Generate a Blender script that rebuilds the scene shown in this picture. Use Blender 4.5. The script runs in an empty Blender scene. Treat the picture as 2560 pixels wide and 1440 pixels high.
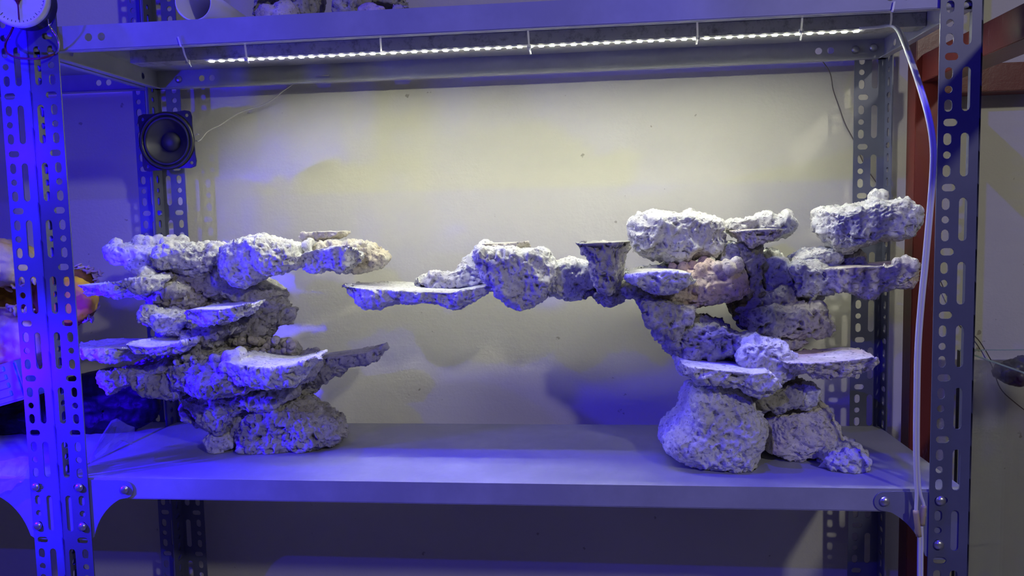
import bpy, bmesh, math, random
import numpy as np
from mathutils import Vector, Matrix
C = bpy.context.scene.collection
sc = bpy.context.scene
rnd = random.Random(7)
# ------------------------------------------------------------------ camera
F = 1953.15; CP = np.array([.7857, -1.0363, .3555]); YAW, PIT, ROL = -.1079, -.0834, -.0222
def basis():
    cy, sy, cp, sp = math.cos(YAW), math.sin(YAW), math.cos(PIT), math.sin(PIT)
    fw = np.array([sy*cp, cy*cp, sp]); r = np.array([cy, -sy, 0.]); u = np.cross(r, fw)
    c, s = math.cos(ROL), math.sin(ROL)
    return c*r+s*u, -s*r+c*u, fw
BR, BU, BF = basis()
cam = bpy.data.cameras.new('camera'); cam.sensor_width = 36; cam.lens = F/2560*36; cam.clip_start = .02
co = bpy.data.objects.new('camera', cam); C.objects.link(co); sc.camera = co
m = Matrix.Identity(4)
for i in range(3):
    m[i][0], m[i][1], m[i][2], m[i][3] = BR[i], BU[i], -BF[i], CP[i]
co.matrix_world = m
def at(x, y, Y=None, Z=None, X=None):
    """point of the room seen at photo pixel x, y on the plane Y (or Z, or X)"""
    d = BF+BR*(x-1280)/F-BU*(y-720)/F
    t = (Y-CP[1])/d[1] if Y is not None else (Z-CP[2])/d[2] if Z is not None else (X-CP[0])/d[0]
    return CP+t*d
# ------------------------------------------------------------------ view + lights
sc.view_settings.view_transform = 'Standard'; sc.view_settings.look = 'None'
sc.view_settings.exposure = 0; sc.view_settings.gamma = 1; sc.view_settings.use_curve_mapping = False
sc.cycles.use_denoising = True
sc.cycles.max_bounces = 14; sc.cycles.transmission_bounces = 14
w = bpy.data.worlds.new('world'); sc.world = w; w.use_nodes = True
w.node_tree.nodes['Background'].inputs[0].default_value = (.56, .53, .52, 1)
w.node_tree.nodes['Background'].inputs[1].default_value = .045
def lamp(name, loc, col, e, r):
    l = bpy.data.lights.new(name, 'POINT'); l.color = col; l.energy = e; l.shadow_soft_size = r
    o = bpy.data.objects.new(name, l); C.objects.link(o); o.location = loc; return o
lamp('room_lamp', (2.05, -2.0, 1.42), (1, .96, .86), 46, .06)          # ceiling lamp of the room, right and above the camera
def spot(name, loc, aim, col, e, r, ang, blend):
    l = bpy.data.lights.new(name, 'SPOT'); l.color = col; l.energy = e; l.shadow_soft_size = r; l.spot_size = ang; l.spot_blend = blend
    o = bpy.data.objects.new(name, l); C.objects.link(o); o.location = loc
    o.rotation_euler = (Vector(aim)-Vector(loc)).to_track_quat('-Z', 'Y').to_euler(); return o
BLUE = (.02, 0.0, 1)
spot('blue_tank_lamp', (-.70, -4.0, 2.6), (.3, 0, .3), BLUE, 180, .02, math.radians(75), 1)    # blue tank lamp across the room
spot('blue_left_light', (-.19, -.155, .13), (.09, .22, .03), BLUE, 30, .008, math.radians(96), .6)     # low blue lamp at the left, cone limited to spare the upper wall
lamp('blue_left_light', (-.12, -.155, .48), BLUE, 5.5, .008)  # added blue fill for the left posts, no such lamp known
lamp('blue_left_light', (-.12, -.155, .82), BLUE, 4.5, .008)  # second added fill, for the upper ends of the posts
for _x, _p in ((.05, 62), (.60, 46), (1.15, 34)):                  # row of shaded blue lamps hanging above the rack front
    spot('blue_hanging_lamp', (_x, -.26, 1.6), (_x, -.34, 0), BLUE, _p, .012, math.radians(56), .35)
LED_POWER = 415.0
W, D, WALL, PH, TOP = 1.259, .317, .380, -.013, .607
# ------------------------------------------------------------------ helpers
def tag(o, label, cat, group=None, kind=None):
    if label: o['label'] = label
    if cat: o['category'] = cat
    if group: o['group'] = group
    if kind: o['kind'] = kind
    return o
def thing(name, label, cat, loc=(0, 0, 0), group=None):
    o = bpy.data.objects.new(name, None); o.empty_display_size = .02; C.objects.link(o); o.location = loc
    return tag(o, label, cat, group)
def link(name, me, mat, parent=None, smooth=False):
    o = bpy.data.objects.new(name, me); C.objects.link(o)
    if mat and not me.materials: me.materials.append(mat)
    if parent:
        o.parent = parent; o.matrix_parent_inverse = Matrix.Translation(-parent.location)
    if smooth:
        me.polygons.foreach_set('use_smooth', [True]*len(me.polygons))
    return o
def pym(name, v, f):
    me = bpy.data.meshes.new(name); me.from_pydata([tuple(map(float, p)) for p in v], [], f); me.update(); return me
def obj(name, bm, mat, parent=None, smooth=False):
    me = bpy.data.meshes.new(name); bm.to_mesh(me); bm.free(); return link(name, me, mat, parent, smooth)
def bx(bm, x0, x1, y0, y1, z0, z1, mtx=None, bev=0):
    r = bmesh.ops.create_cube(bm, size=1)['verts']
    for v in r:
        v.co = Vector(((x0+x1)/2+v.co.x*(x1-x0), (y0+y1)/2+v.co.y*(y1-y0), (z0+z1)/2+v.co.z*(z1-z0)))
        if mtx: v.co = mtx @ v.co
    if bev:
        es = list({e for v in r for e in v.link_edges}); bmesh.ops.bevel(bm, geom=es, offset=bev, segments=2, affect='EDGES')
def lathe(bm, prof, n=32, mtx=None, cap=False):
    """prof: (radius, height) pairs about the local z axis"""
    rings = []
    for r, h in prof:
        rings.append([bm.verts.new((mtx or Matrix()) @ Vector((r*math.cos(t), r*math.sin(t), h))) for t in [2*math.pi*k/n for k in range(n)]])
    for a, b in zip(rings, rings[1:]):
        for k in range(n): bm.faces.new((a[k], a[(k+1) % n], b[(k+1) % n], b[k]))
    for rg, fl in ((rings[0], True), (rings[-1], False)):
        if cap and prof[0 if fl else -1][0] > 1e-5: bm.faces.new(rg[::-1] if fl else rg)
def spl(pts, n=8):
    P = [np.array(p, float) for p in pts]; P = [2*P[0]-P[1]]+P+[2*P[-1]-P[-2]]; out = []
    for i in range(1, len(P)-2):
        for t in np.linspace(0, 1, n, endpoint=False):
            a, b, c, d = P[i-1:i+3]
            out.append(.5*((2*b)+(-a+c)*t+(2*a-5*b+4*c-d)*t*t+(-a+3*b-3*c+d)*t**3))
    return out+[P[-2]]
def tube(bm, pts, r, n=8, smoothn=8):
    P = spl(pts, smoothn) if smoothn else [np.array(p, float) for p in pts]
    rings = []; ref = np.array([0, 1, .13])
    for i, p in enumerate(P):
        t = P[min(i+1, len(P)-1)]-P[max(i-1, 0)]; t = t/np.linalg.norm(t)
        a = np.cross(t, ref); a /= np.linalg.norm(a); b = np.cross(t, a)
        rings.append([bm.verts.new(p+r*(a*math.cos(q)+b*math.sin(q))) for q in [2*math.pi*k/n for k in range(n)]])
    for A, B in zip(rings, rings[1:]):
        for k in range(n): bm.faces.new((A[k], A[(k+1) % n], B[(k+1) % n], B[k]))
    bm.faces.new(rings[0][::-1]); bm.faces.new(rings[-1])
def plate2d(outline, holes, t):
    """flat sheet with real holes, in local a (x), b (y), thickness t along z from 0"""
    cu = bpy.data.curves.new('c', 'CURVE'); cu.dimensions = '2D'; cu.fill_mode = 'BOTH'; cu.extrude = t/2
    for lp in [outline]+holes:
        s = cu.splines.new('POLY'); s.points.add(len(lp)-1); s.use_cyclic_u = True
        for q, (a, b) in enumerate(lp): s.points[q].co = (a, b, 0, 1)
    o = bpy.data.objects.new('c', cu); C.objects.link(o)
    dg = bpy.context.evaluated_depsgraph_get(); me = bpy.data.meshes.new_from_object(o.evaluated_get(dg))
    V = np.empty(len(me.vertices)*3); me.vertices.foreach_get('co', V); V = V.reshape(-1, 3); V[:, 2] += t/2
    Fc = [tuple(p.vertices) for p in me.polygons]
    bpy.data.objects.remove(o); bpy.data.curves.remove(cu); bpy.data.meshes.remove(me)
    return V, Fc
# ------------------------------------------------------------------ materials
def mat(name, col, rough=.5, metal=0, spec=.5, **k):
    M = bpy.data.materials.new(name); M.use_nodes = True; n = M.node_tree.nodes; b = n['Principled BSDF']
    b.inputs['Base Color'].default_value = (*col, 1); b.inputs['Roughness'].default_value = rough
    b.inputs['Metallic'].default_value = metal; b.inputs['Specular IOR Level'].default_value = spec
    for kk, v in k.items(): b.inputs[kk.replace('_', ' ')].default_value = v
    return M
class G:
    def __init__(s, M): s.M = M; s.t = M.node_tree; s.b = s.t.nodes['Principled BSDF']; s.tc = s.t.nodes.new('ShaderNodeTexCoord').outputs['Object']
    def nd(s, ty, ins={}, **pr):
        n = s.t.nodes.new(ty)
        for a, v in pr.items(): setattr(n, a, v)
        for a, v in ins.items():
            if hasattr(v, 'is_linked'): s.t.links.new(v, n.inputs[a])
            else: n.inputs[a].default_value = v
        return n
    def noise(s, sc_, det=4, rough=.55, vec=None, dist=0): return s.nd('ShaderNodeTexNoise', {'Vector': vec or s.tc, 'Scale': sc_, 'Detail': det, 'Roughness': rough, 'Distortion': dist}).outputs['Fac']
    def vor(s, sc_, feat='F1', vec=None): return s.nd('ShaderNodeTexVoronoi', {'Vector': vec or s.tc, 'Scale': sc_}, feature=feat).outputs['Distance']
    def ramp(s, fac, stops):
        n = s.nd('ShaderNodeValToRGB', {'Fac': fac}); e = n.color_ramp.elements
        while len(e) < len(stops): e.new(.5)
        for q, (p, c) in enumerate(stops): e[q].position = p; e[q].color = (*c, 1) if len(c) == 3 else c
        return n.outputs[0]
    def mix(s, f, a, b, mode='MIX'):
        n = s.t.nodes.new('ShaderNodeMix'); n.data_type = 'RGBA'; n.blend_type = mode
        for i, v in ((0, f), (6, a), (7, b)):
            if hasattr(v, 'is_linked'): s.t.links.new(v, n.inputs[i])
            else: n.inputs[i].default_value = (*v, 1) if isinstance(v, tuple) and len(v) == 3 else v
        return n.outputs[2]
    def math(s, op, a, b=0.): 
        n = s.nd('ShaderNodeMath', operation=op)
        for i, v in ((0, a), (1, b)):
            if hasattr(v, 'is_linked'): s.t.links.new(v, n.inputs[i])
            else: n.inputs[i].default_value = v
        return n.outputs[0]
    def bump(s, h, st, dist, prev=None):
        n = s.nd('ShaderNodeBump', {'Height': h, 'Strength': st, 'Distance': dist})
        if prev is not None: s.t.links.new(prev, n.inputs['Normal'])
        return n.outputs[0]
    def out(s, col=None, normal=None, rough=None):
        for nm, v in (('Base Color', col), ('Normal', normal), ('Roughness', rough)):
            if v is not None: s.t.links.new(v, s.b.inputs[nm])
g3 = lambda v: (v, v, v)
def paint(name, c, dust=.12, rough=.42):
    M = mat(name, c, rough); g = G(M)
    n = g.noise(9, 6, .65); n2 = g.noise(120, 3)
    d = tuple(min(1, x*1.25+.03) for x in c)
    g.out(g.mix(g.ramp(n, [(.45, g3(0)), (.75, g3(dust*4))]), c, d), g.bump(n2, .12, .0004), None); return M
M_rack = paint('dark_grey_enamel', (.10, .108, .165))
M_nbr = paint('blue_lit_enamel', (.13, .13, .36))  # grey paint with the blue light on it put into the colour
M_brk = paint('bracket_enamel', (.21, .22, .30))
M_shelf = paint('shelf_enamel', (.36, .37, .41), .2, .5)
M_zinc = mat('zinc', (.62, .62, .64), .33, .9)
M_cut = mat('aluminium_profile', (.45, .45, .46), .45, .55)
_g = G(M_cut); _n = _g.noise(60, 5, .7); _g.out(_g.mix(_g.ramp(_n, [(.5, g3(0)), (.68, g3(.8))]), (.5, .5, .5), (.16, .15, .15)), _g.bump(_n, .3, .0006))
M_white = mat('white_plastic', (.80, .80, .80), .35)
M_tie = mat('nylon', (.78, .78, .76), .4, 0, .5, Transmission_Weight=.15)
M_tape = mat('tan_tape', (.52, .42, .24), .5)
M_black = mat('black_plastic', (.012, .012, .014), .35)
M_cone = mat('speaker_cone', (.030, .030, .034), .45)
M_rubber = mat('speaker_rubber', (.018, .018, .02), .4)
M_wire = mat('grey_wire', (.50, .49, .44), .5)
M_dwire = mat('dark_wire', (.12, .10, .09), .5)
M_rwire = mat('brown_wire', (.16, .02, .03), .4)
M_chrome = mat('chrome', (.8, .8, .8), .15, 1)
M_red = mat('red_paint', (.17, .028, .022), .34); g = G(M_red)
_n = g.noise(40, 5, .7, dist=.4); _s = g.nd('ShaderNodeMapping', {'Vector': g.tc, 'Scale': (60, 60, 5)}).outputs[0]
_m = g.noise(1, 6, .75, vec=_s)
g.out(g.mix(g.ramp(_m, [(.62, g3(0)), (.72, g3(.7))]), (.17, .028, .022), (.42, .33, .31)), g.bump(_n, .25, .0015))
def wallmat():
    M = mat('cream_plaster', (.6, .6, .5), .75, 0, .25); g = G(M)
    big = g.noise(2.2, 5, .6); fine = g.noise(38, 5, .6); gr = g.noise(210, 4, .6)
    mp = g.nd('ShaderNodeMapping', {'Vector': g.tc, 'Rotation': (0, .45, 0), 'Scale': (14, 1, 140)}).outputs[0]
    br = g.noise(1, 4, .6, vec=mp, dist=.6)
    c = g.ramp(big, [(.3, (.60, .585, .50)), (.7, (.67, .655, .57))])
    st = g.noise(5.5, 8, .72, dist=.3); spk = g.noise(46, 3, .5)
    c = g.mix(g.ramp(st, [(.66, g3(0)), (.72, g3(.28))]), c, (.52, .44, .36))
    c = g.mix(g.ramp(spk, [(.735, g3(0)), (.76, g3(.75))]), c, (.30, .27, .21))
    n = g.bump(gr, .5, .0008); n = g.bump(br, .16, .0012, n); n = g.bump(fine, .4, .002, n)
    g.out(c, n); return M
M_wall = wallmat()
def stone(name, a, b, c, patch=.55):
    M = mat(name, a, .85, 0, .2); g = G(M)
    n1 = g.noise(22, 6, .62); n2 = g.noise(7, 3, .5); n3 = g.noise(160, 5, .7)
    wn = g.nd('ShaderNodeTexNoise', {'Vector': g.tc, 'Scale': 70., 'Detail': 3.}).outputs['Color']
    wv = g.nd('ShaderNodeVectorMath', {0: wn, 1: (.016, .016, .016)}, operation='MULTIPLY').outputs[0]
    wv = g.nd('ShaderNodeVectorMath', {0: wv, 1: g.tc}, operation='ADD').outputs[0]
    v = g.vor(230, vec=wv); v2 = g.vor(105, vec=wv)
    col = g.mix(g.ramp(n1, [(.36, g3(0)), (.6, g3(1))]), a, b)
    col = g.mix(g.ramp(n2, [(patch, g3(0)), (patch+.12, g3(.75))]), col, c)
    col = g.mix(g.ramp(n3, [(.34, g3(.55)), (.46, g3(0))]), col, (.20, .19, .18))
    pit = g.ramp(v, [(.12, g3(0)), (.32, g3(1))]); pit2 = g.ramp(v2, [(.10, g3(0)), (.26, g3(1))])
    col = g.mix(g.ramp(v2, [(.10, g3(.6)), (.24, g3(0))]), col, (.16, .15, .15))
    nn = g.bump(pit, .55, .0012); nn = g.bump(pit2, .6, .0022, nn); nn = g.bump(n3, .6, .0016, nn); nn = g.bump(n1, .5, .003, nn)
    g.out(col, nn); return M
S = {'p': stone('pale_stone', (.62, .61, .59), (.82, .82, .80), (.60, .58, .52), .62),
     'g': stone('grey_stone', (.34, .33, .31), (.54, .53, .50), (.46, .42, .35), .5),
     't': stone('tan_stone', (.56, .52, .42), (.76, .72, .62), (.56, .46, .30), .5),
     'k': stone('pink_stone', (.56, .52, .49), (.80, .76, .73), (.62, .44, .36), .48)}
# ------------------------------------------------------------------ rock sculpting
def hsh(i, j, k, s):
    h = (i.astype(np.int64)*374761393+j.astype(np.int64)*668265263+k.astype(np.int64)*2147483647*3+s*974634777) & 0xffffffff
    h = ((h ^ (h >> 13))*1274126177) & 0xffffffff; h = ((h ^ (h >> 16))*2246822519) & 0xffffffff
    return ((h ^ (h >> 15)) & 0xffffff)/float(0xffffff)
def vn(P, s):
    I = np.floor(P).astype(np.int64); f = P-I; f = f*f*(3-2*f); r = 0
    for a in (0, 1):
        for b in (0, 1):
            for c in (0, 1):
                wgt = (f[:, 0] if a else 1-f[:, 0])*(f[:, 1] if b else 1-f[:, 1])*(f[:, 2] if c else 1-f[:, 2])
                r = r+wgt*hsh(I[:, 0]+a, I[:, 1]+b, I[:, 2]+c, s)
    return r*2-1
def fbm(P, s, o=3):
    r = 0; a = 1
    for q in range(o): r = r+a*vn(P*2.03**q+q*7.3, s+q); a *= .5
    return r
def wor(P, s):
    I = np.floor(P).astype(np.int64); best = np.full(len(P), 9.); hv = np.zeros(len(P))
    for a in (-1, 0, 1):
        for b in (-1, 0, 1):
            for c in (-1, 0, 1):
                i, j, k = I[:, 0]+a, I[:, 1]+b, I[:, 2]+c
                d = (i+.15+.7*hsh(i, j, k, s)-P[:, 0])**2+(j+.15+.7*hsh(i, j, k, s+1)-P[:, 1])**2+(k+.15+.7*hsh(i, j, k, s+2)-P[:, 2])**2
                mk = d < best; best = np.where(mk, d, best); hv = np.where(mk, hsh(i, j, k, s+3), hv)
    return np.sqrt(best), hv
SEED = [11]
def rock(poly, Y0, Tf, Tb, kind='p', top=False, nubs=(), rough=1., parent=None, name='rock', vox=.0016, ex=.42, label=None, lump=1., cut=None, deep=0):
    """poly: front outline (photo pixels on plane Y0); Tf/Tb: thickness towards and away from the camera; top: flat sawn top"""
    SEED[0] += 17; s = SEED[0]; rs = np.random.RandomState(s)
    Q = np.array([at(x, y, Y=Y0) for x, y in poly]); X, Z = Q[:, 0], Q[:, 2]
    if deep: Tb = min(Tb*deep, (.268 if X.min() < .07 or X.max() > 1.19 else .297)-Y0)
    # densify
    xs, zs = [], []
    for i in range(len(X)):
        j = (i+1) % len(X); n = max(1, int(math.hypot(X[j]-X[i], Z[j]-Z[i])/.012))
        for k in range(n): xs.append(X[i]+(X[j]-X[i])*k/n); zs.append(Z[i]+(Z[j]-Z[i])*k/n)
    X, Z = np.array(xs), np.array(zs); n = len(X)
    if not top:
        X = X+.0012*rs.randn(n)*rough; Z = Z+.0012*rs.randn(n)*rough
    cx, cz = (X.min()+X.max())/2, (Z.min()+Z.max())/2
    gx = np.linspace(X.min(), X.max(), 60); te = np.full(60, -9.)
    for i in range(n):
        j = (i+1) % n; a, b = sorted((i, j), key=lambda q: X[q])
        mk = (gx >= X[a]-1e-6) & (gx <= X[b]+1e-6)
        if X[b]-X[a] > 1e-6: te = np.where(mk, np.maximum(te, Z[a]+(Z[b]-Z[a])*(gx-X[a])/(X[b]-X[a])), te)
    te = np.where(te < -8, cz, te); tx = lambda x: np.interp(x, gx, te)
    V = []; rings = []
    A = [-90, -78, -62, -45, -28, -13, 0, 13, 28, 45, 62, 78, 90]
    for a in A:
        r = math.radians(a); u = math.sin(r); cc = max(math.cos(r), .04)
        y = Y0+(Tb if u > 0 else Tf)*u; sx = cc**(ex*.8 if top else ex); sz = cc**(.55 if top else ex)
        x2 = cx+(X-cx)*sx
        z2 = tx(x2)-(tx(X)-Z)*sz if top else cz+(Z-cz)*sz
        rings.append(len(V)); V += [(x2[i], y, z2[i]) for i in range(n)]
    Fc = []
    for a, b in zip(rings, rings[1:]):
        Fc += [(a+i, a+(i+1) % n, b+(i+1) % n, b+i) for i in range(n)]
    bm = bmesh.new(); vs = [bm.verts.new(v) for v in V]
    for f in Fc: bm.faces.new([vs[i] for i in f])
    for rg in (rings[0], rings[-1]):
        c0 = np.mean(V[rg:rg+n], axis=0); cv = bm.verts.new(c0)
        for i in range(n): bm.faces.new((vs[rg+i], vs[rg+(i+1) % n], cv))
    bmesh.ops.recalc_face_normals(bm, faces=bm.faces)
    for (x, y, r, Yn) in nubs:
        p = at(x, y, Y=Yn)
        bmesh.ops.create_icosphere(bm, subdivisions=2, radius=r, matrix=Matrix.Translation(Vector(p)) @ Matrix.Diagonal((1, 1, 1.15, 1)))
    me = bpy.data.meshes.new('t'); bm.to_mesh(me); bm.free()
    o = bpy.data.objects.new('t', me); C.objects.link(o); md = o.modifiers.new('r', 'REMESH'); md.mode = 'VOXEL'; md.voxel_size = vox; md.adaptivity = 0
    dg = bpy.context.evaluated_depsgraph_get(); m2 = bpy.data.meshes.new_from_object(o.evaluated_get(dg))
    bpy.data.objects.remove(o); bpy.data.meshes.remove(me)
    N = len(m2.vertices); P = np.empty(N*3); m2.vertices.foreach_get('co', P); P = P.reshape(-1, 3)
    nn = np.empty(N*3); m2.vertex_normals.foreach_get('vector', nn); nn = nn.reshape(-1, 3)
    warp = np.stack([fbm(P*60, s+50, 2), fbm(P*60, s+51, 2), fbm(P*60, s+52, 2)], 1)*.007
    Pw = P+warp
    w1, _ = wor(Pw*34, s); w2, h2 = wor(Pw*75, s+5); w3, h3 = wor(Pw*170, s+9)
    d = .0085*lump*fbm(P*15, s+20, 2)+.0055*lump*vn(P*34, s+24)+.0065*lump*(.45-w1)
    d += .0036*(.35-np.abs(fbm(Pw*62, s+30, 2)))+.0026*fbm(P*150, s+33, 3)*(.5+.5*rough)
    d += -.0105*rough*np.clip(1-w2/(.16+.28*h2), 0, 1)**.6*(h2 > .66)-.0045*rough*np.clip(1-w3/.45, 0, 1)**.7*(h3 > .55)
    nb = np.zeros(N)
    for (x, y, r, Yn) in nubs:
        q = at(x, y, Y=Yn); nb = np.maximum(nb, np.clip(1.6-np.sqrt(((P-q)**2).sum(1))/r*.6, 0, 1))
    d = d*(1-.85*nb)+.0012*nb*fbm(P*120, s+61, 2)
    if top:
        fl = (nn[:, 2] > .8) & (P[:, 2] > tx(P[:, 0])-.004) & (nb < .3)
        flat = .0006*fbm(P*np.array([30, 30, 30]), s+3, 2)+.0012*np.minimum(0, vn(P*np.array([25, 160, 25]), s+4))
        wgt = np.where(fl, 1., 0.)
        d = d*(1-wgt)+flat*wgt
    P2 = P+nn*d[:, None]
    if top: P2[:, 2] = np.where(fl | (nb > .05), P2[:, 2], np.minimum(P2[:, 2], tx(P2[:, 0])+.0025))
    if cut is not None: P2[:, 2] = np.maximum(P2[:, 2], cut)
    m2.vertices.foreach_set('co', P2.ravel()); m2.update()
    m2.materials.clear()
    o = link(name, m2, S[kind], parent, True)
    if label: o['label'] = label
    return o
# ------------------------------------------------------------------ room shell
bm = bmesh.new(); bx(bm, -2.2, 3.2, WALL, WALL+.08, -.85, 2.2); o = obj('wall_back', bm, M_wall); o['kind'] = 'structure'
M_floor = mat('grey_tile_floor', (.30, .29, .27), .4); g = G(M_floor); _b = g.nd('ShaderNodeTexBrick', {'Vector': g.tc, 'Scale': 2.5, 'Color1': (.32, .31, .29, 1), 'Color2': (.28, .27, .26, 1), 'Mortar': (.12, .12, .12, 1), 'Mortar Size': .008, 'Brick Width': 1., 'Row Height': 1.}, offset=0.); g.out(_b.outputs[0])
bm = bmesh.new(); bx(bm, -2.2, 3.2, -3.0, WALL, -.90, -.85); o = obj('floor', bm, M_floor); o['kind'] = 'structure'
# ------------------------------------------------------------------ slotted steel racks
def obround(a, b, w_, h, n=5):
    r = min(w_, h)/2; pts = []
    if abs(w_-h) < 1e-6: return [(a+r*math.cos(t), b+r*math.sin(t)) for t in [2*math.pi*k/12 for k in range(12)]]
    L = (max(w_, h)/2-r)
    for sgn in (1, -1):
        for k in range(n+1):
            t = math.pi*k/n-math.pi/2
            if w_ > h: pts.append((a+sgn*(L+r*math.cos(t)), b+sgn*r*math.sin(t)))
            else: pts.append((a-sgn*r*math.sin(t), b+sgn*(L+r*math.cos(t))))
    return pts
ZB, ZT = -.85, 1.10
def hole_col(a_small, a_h, long_a):
    hs = []; k = -11
    while PH+.08*k < ZT+.05:
        z = PH+.08*k; k += 1
        for dz, w_, h, a in ((0, .0165, .0092, a_h), (-.0203, .0094, .0150, a_small), (-.0398, .0094, .0094, a_small), (-.0594, .0094, .0150, a_small), (-.0398, .0098, .054, long_a)):
            if a is None: continue
            if z+dz-h/2 > ZB+.004 and z+dz+h/2 < ZT-.004: hs.append(obround(a, z+dz, w_, h))
    return hs
rect = lambda w_, a=0: [(a, ZB), (w_, ZB), (w_, ZT), (a, ZT)]
FLANGE = {'wide': (plate2d(rect(.050), hole_col(.0385, .0355, .018), .002), 0), 'left': (plate2d(rect(.050, .0055), hole_col(.0385, .0355, .018), .002), .0055), 'next': (plate2d(rect(.045), hole_col(.0350, .0320, .0170), .002), 0)}
VS, FS = plate2d(rect(.032), hole_col(.0175, .0175, None), .002)
def post_mesh(x0, y0, sx, sy, kind):
    (VF, FF), off = FLANGE[kind]
    a = np.stack([x0+sx*VF[:, 0], y0+sy*VF[:, 2], VF[:, 1]], 1)
    b = np.stack([x0+sx*(off+VS[:, 2]), y0+sy*VS[:, 0], VS[:, 1]], 1)
    me = pym('post', np.vstack([a, b]), FF+[tuple(i+len(a) for i in f) for f in FS])
    bm = bmesh.new(); bm.from_mesh(me); bmesh.ops.recalc_face_normals(bm, faces=bm.faces); bm.to_mesh(me); bm.free()
    return me
def shelf_mesh(x0, x1, y0, y1, z, lip, holes):
    """folded tray: deck, four lips with inward returns, paired holes near the lip ends"""
    t = .0012; parts = []
    def add(V, Fc, fn):
        parts.append((np.array([fn(*v) for v in V]), Fc))
    sb = bmesh.new()
    bx(sb, x0, x1, y0, y1, z-t, z, None, 0)
    hl = [(h, z-lip*.5) for h in holes]
    for yy, sy in ((y0, 1), (y1, -1)):
        V, Fc = plate2d([(x0, z-lip), (x1, z-lip), (x1, z-t), (x0, z-t)], [obround(a, b, .011, .011) for a, b in hl], t)
        add(V, Fc, lambda a, b, c, yy=yy, sy=sy: (a, yy+sy*c, b))
        bx(sb, x0, x1, min(yy, yy+sy*.012), max(yy, yy+sy*.012), z-lip-.0006, z-lip+.0006)
    for xx, sx in ((x0, 1), (x1, -1)):
        V, Fc = plate2d([(y0, z-lip), (y1, z-lip), (y1, z-t), (y0, z-t)], [obround(a, z-lip*.5, .011, .011) for a in (y0+.06, y0+.082, y1-.045)], t)
        add(V, Fc, lambda a, b, c, xx=xx, sx=sx: (xx+sx*c, a, b))
        bx(sb, min(xx, xx+sx*.012), max(xx, xx+sx*.012), y0, y1, z-lip-.0006, z-lip+.0006)
    for V, Fc in parts:
        vs = [sb.verts.new(v) for v in V]
        for f in Fc:
            try: sb.faces.new([vs[i] for i in f])
            except ValueError: pass
    bmesh.ops.recalc_face_normals(sb, faces=sb.faces)
    return sb
bm = bmesh.new()
lathe(bm, [(.0052, -.004), (.0052, 0), (.0060, .0004), (.0060, .0008), (.0053, .0026), (.0036, .0040), (.0015, .0046), (.00001, .0047)], 20, Matrix.Rotation(math.pi/2, 4, 'X'))
bolt_me = bpy.data.meshes.new('bolt'); bm.to_mesh(bolt_me); bm.free(); bolt_me.materials.append(M_zinc); bolt_me.polygons.foreach_set('use_smooth', [True]*len(bolt_me.polygons))
def bolt(parent, x, y, z, sy=1):
    o = bpy.data.objects.new('bolt', bolt_me); C.objects.link(o); o.parent = parent; o.matrix_parent_inverse = Matrix.Translation(-parent.location)
    o.location = (x, y, z); o.scale = (1.08, sy, 1.08)
def gusset_poly(sx, x0, z):
    pts = [(.006, z-.003), (.092, z-.003)]
    c = (.1045, z-.0165)
    for k in range(13):
        t = math.radians(95-k*15.5); pts.append((c[0]+.0128*math.cos(t), c[1]+.0128*math.sin(t)))
    a, b = np.array([.099, z-.0292]), np.array([.0525, z-.088]); ctl = np.array([.064, z-.047])
    for t in np.linspace(.05, 1, 12): pts.append(tuple((1-t)**2*a+2*t*(1-t)*ctl+t*t*b))
    pts += [(.044, z-.093), (.006, z-.093)]
    return [(x0+sx*p, q) for p, q in pts]
def rack(label, x0, x1, yf, yb, kl='left', kr='wide', mt=M_rack):
    T = thing('slotted_steel_rack', label, 'rack', ((x0+x1)/2, (yf+yb)/2, ZB))
    for (x, y, sx, sy) in ((x0, yf, 1, 1), (x1, yf, -1, 1), (x0, yb, 1, -1), (x1, yb, -1, -1)):
        link('post', post_mesh(x, y, sx, sy, kl if sx > 0 else kr), mt, T)
    a, b = x0+.0080, x1-.0035; y0, y1 = yf+.0045, yb-.0025
    hs = [a+.085, a+.104, b-.085-.019, b-.085]
    o = obj('shelf_board', shelf_mesh(a, b, y0, y1, 0, .030, hs[:0]), M_shelf, T)
    o = obj('shelf_board', shelf_mesh(a, b, y0, y1, TOP+.033, .033, hs), M_shelf, T)
    o = obj('shelf_board', shelf_mesh(a, b, y0, y1, -.62, .030, hs[:0]), M_shelf, T)
    for sx, xx in ((1, x0), (-1, x1)):
        V, Fc = plate2d(gusset_poly(sx, xx, 0), [], .0018)
        me = pym('bracket', np.stack([V[:, 0], yf+.0024+V[:, 2], V[:, 1]], 1), Fc); link('bracket', me, M_brk, T)
        for (bx_, bz) in ((.0365, -.013), (.0375, -.0715)): bolt(T, xx+sx*bx_, yf-.0004, bz)
        bolt(T, xx+sx*.1045, yf+.0020, -.0160)
        # back corners of the upper shelf
        bolt(T, xx+sx*.050, y1-.0014, TOP+.016); 
        if sx < 0: bolt(T, xx+sx*.022, y1-.0014, TOP+.018)
    return T
rack('grey slotted steel rack holding the white coral rock, LED bar under its top shelf', 0, W, -.0045, D)
rack('slotted steel rack at the left edge, its post lit deep blue, holding the sack', -1.25, .0050, -.0045, D, 'next', 'next', M_nbr)
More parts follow.
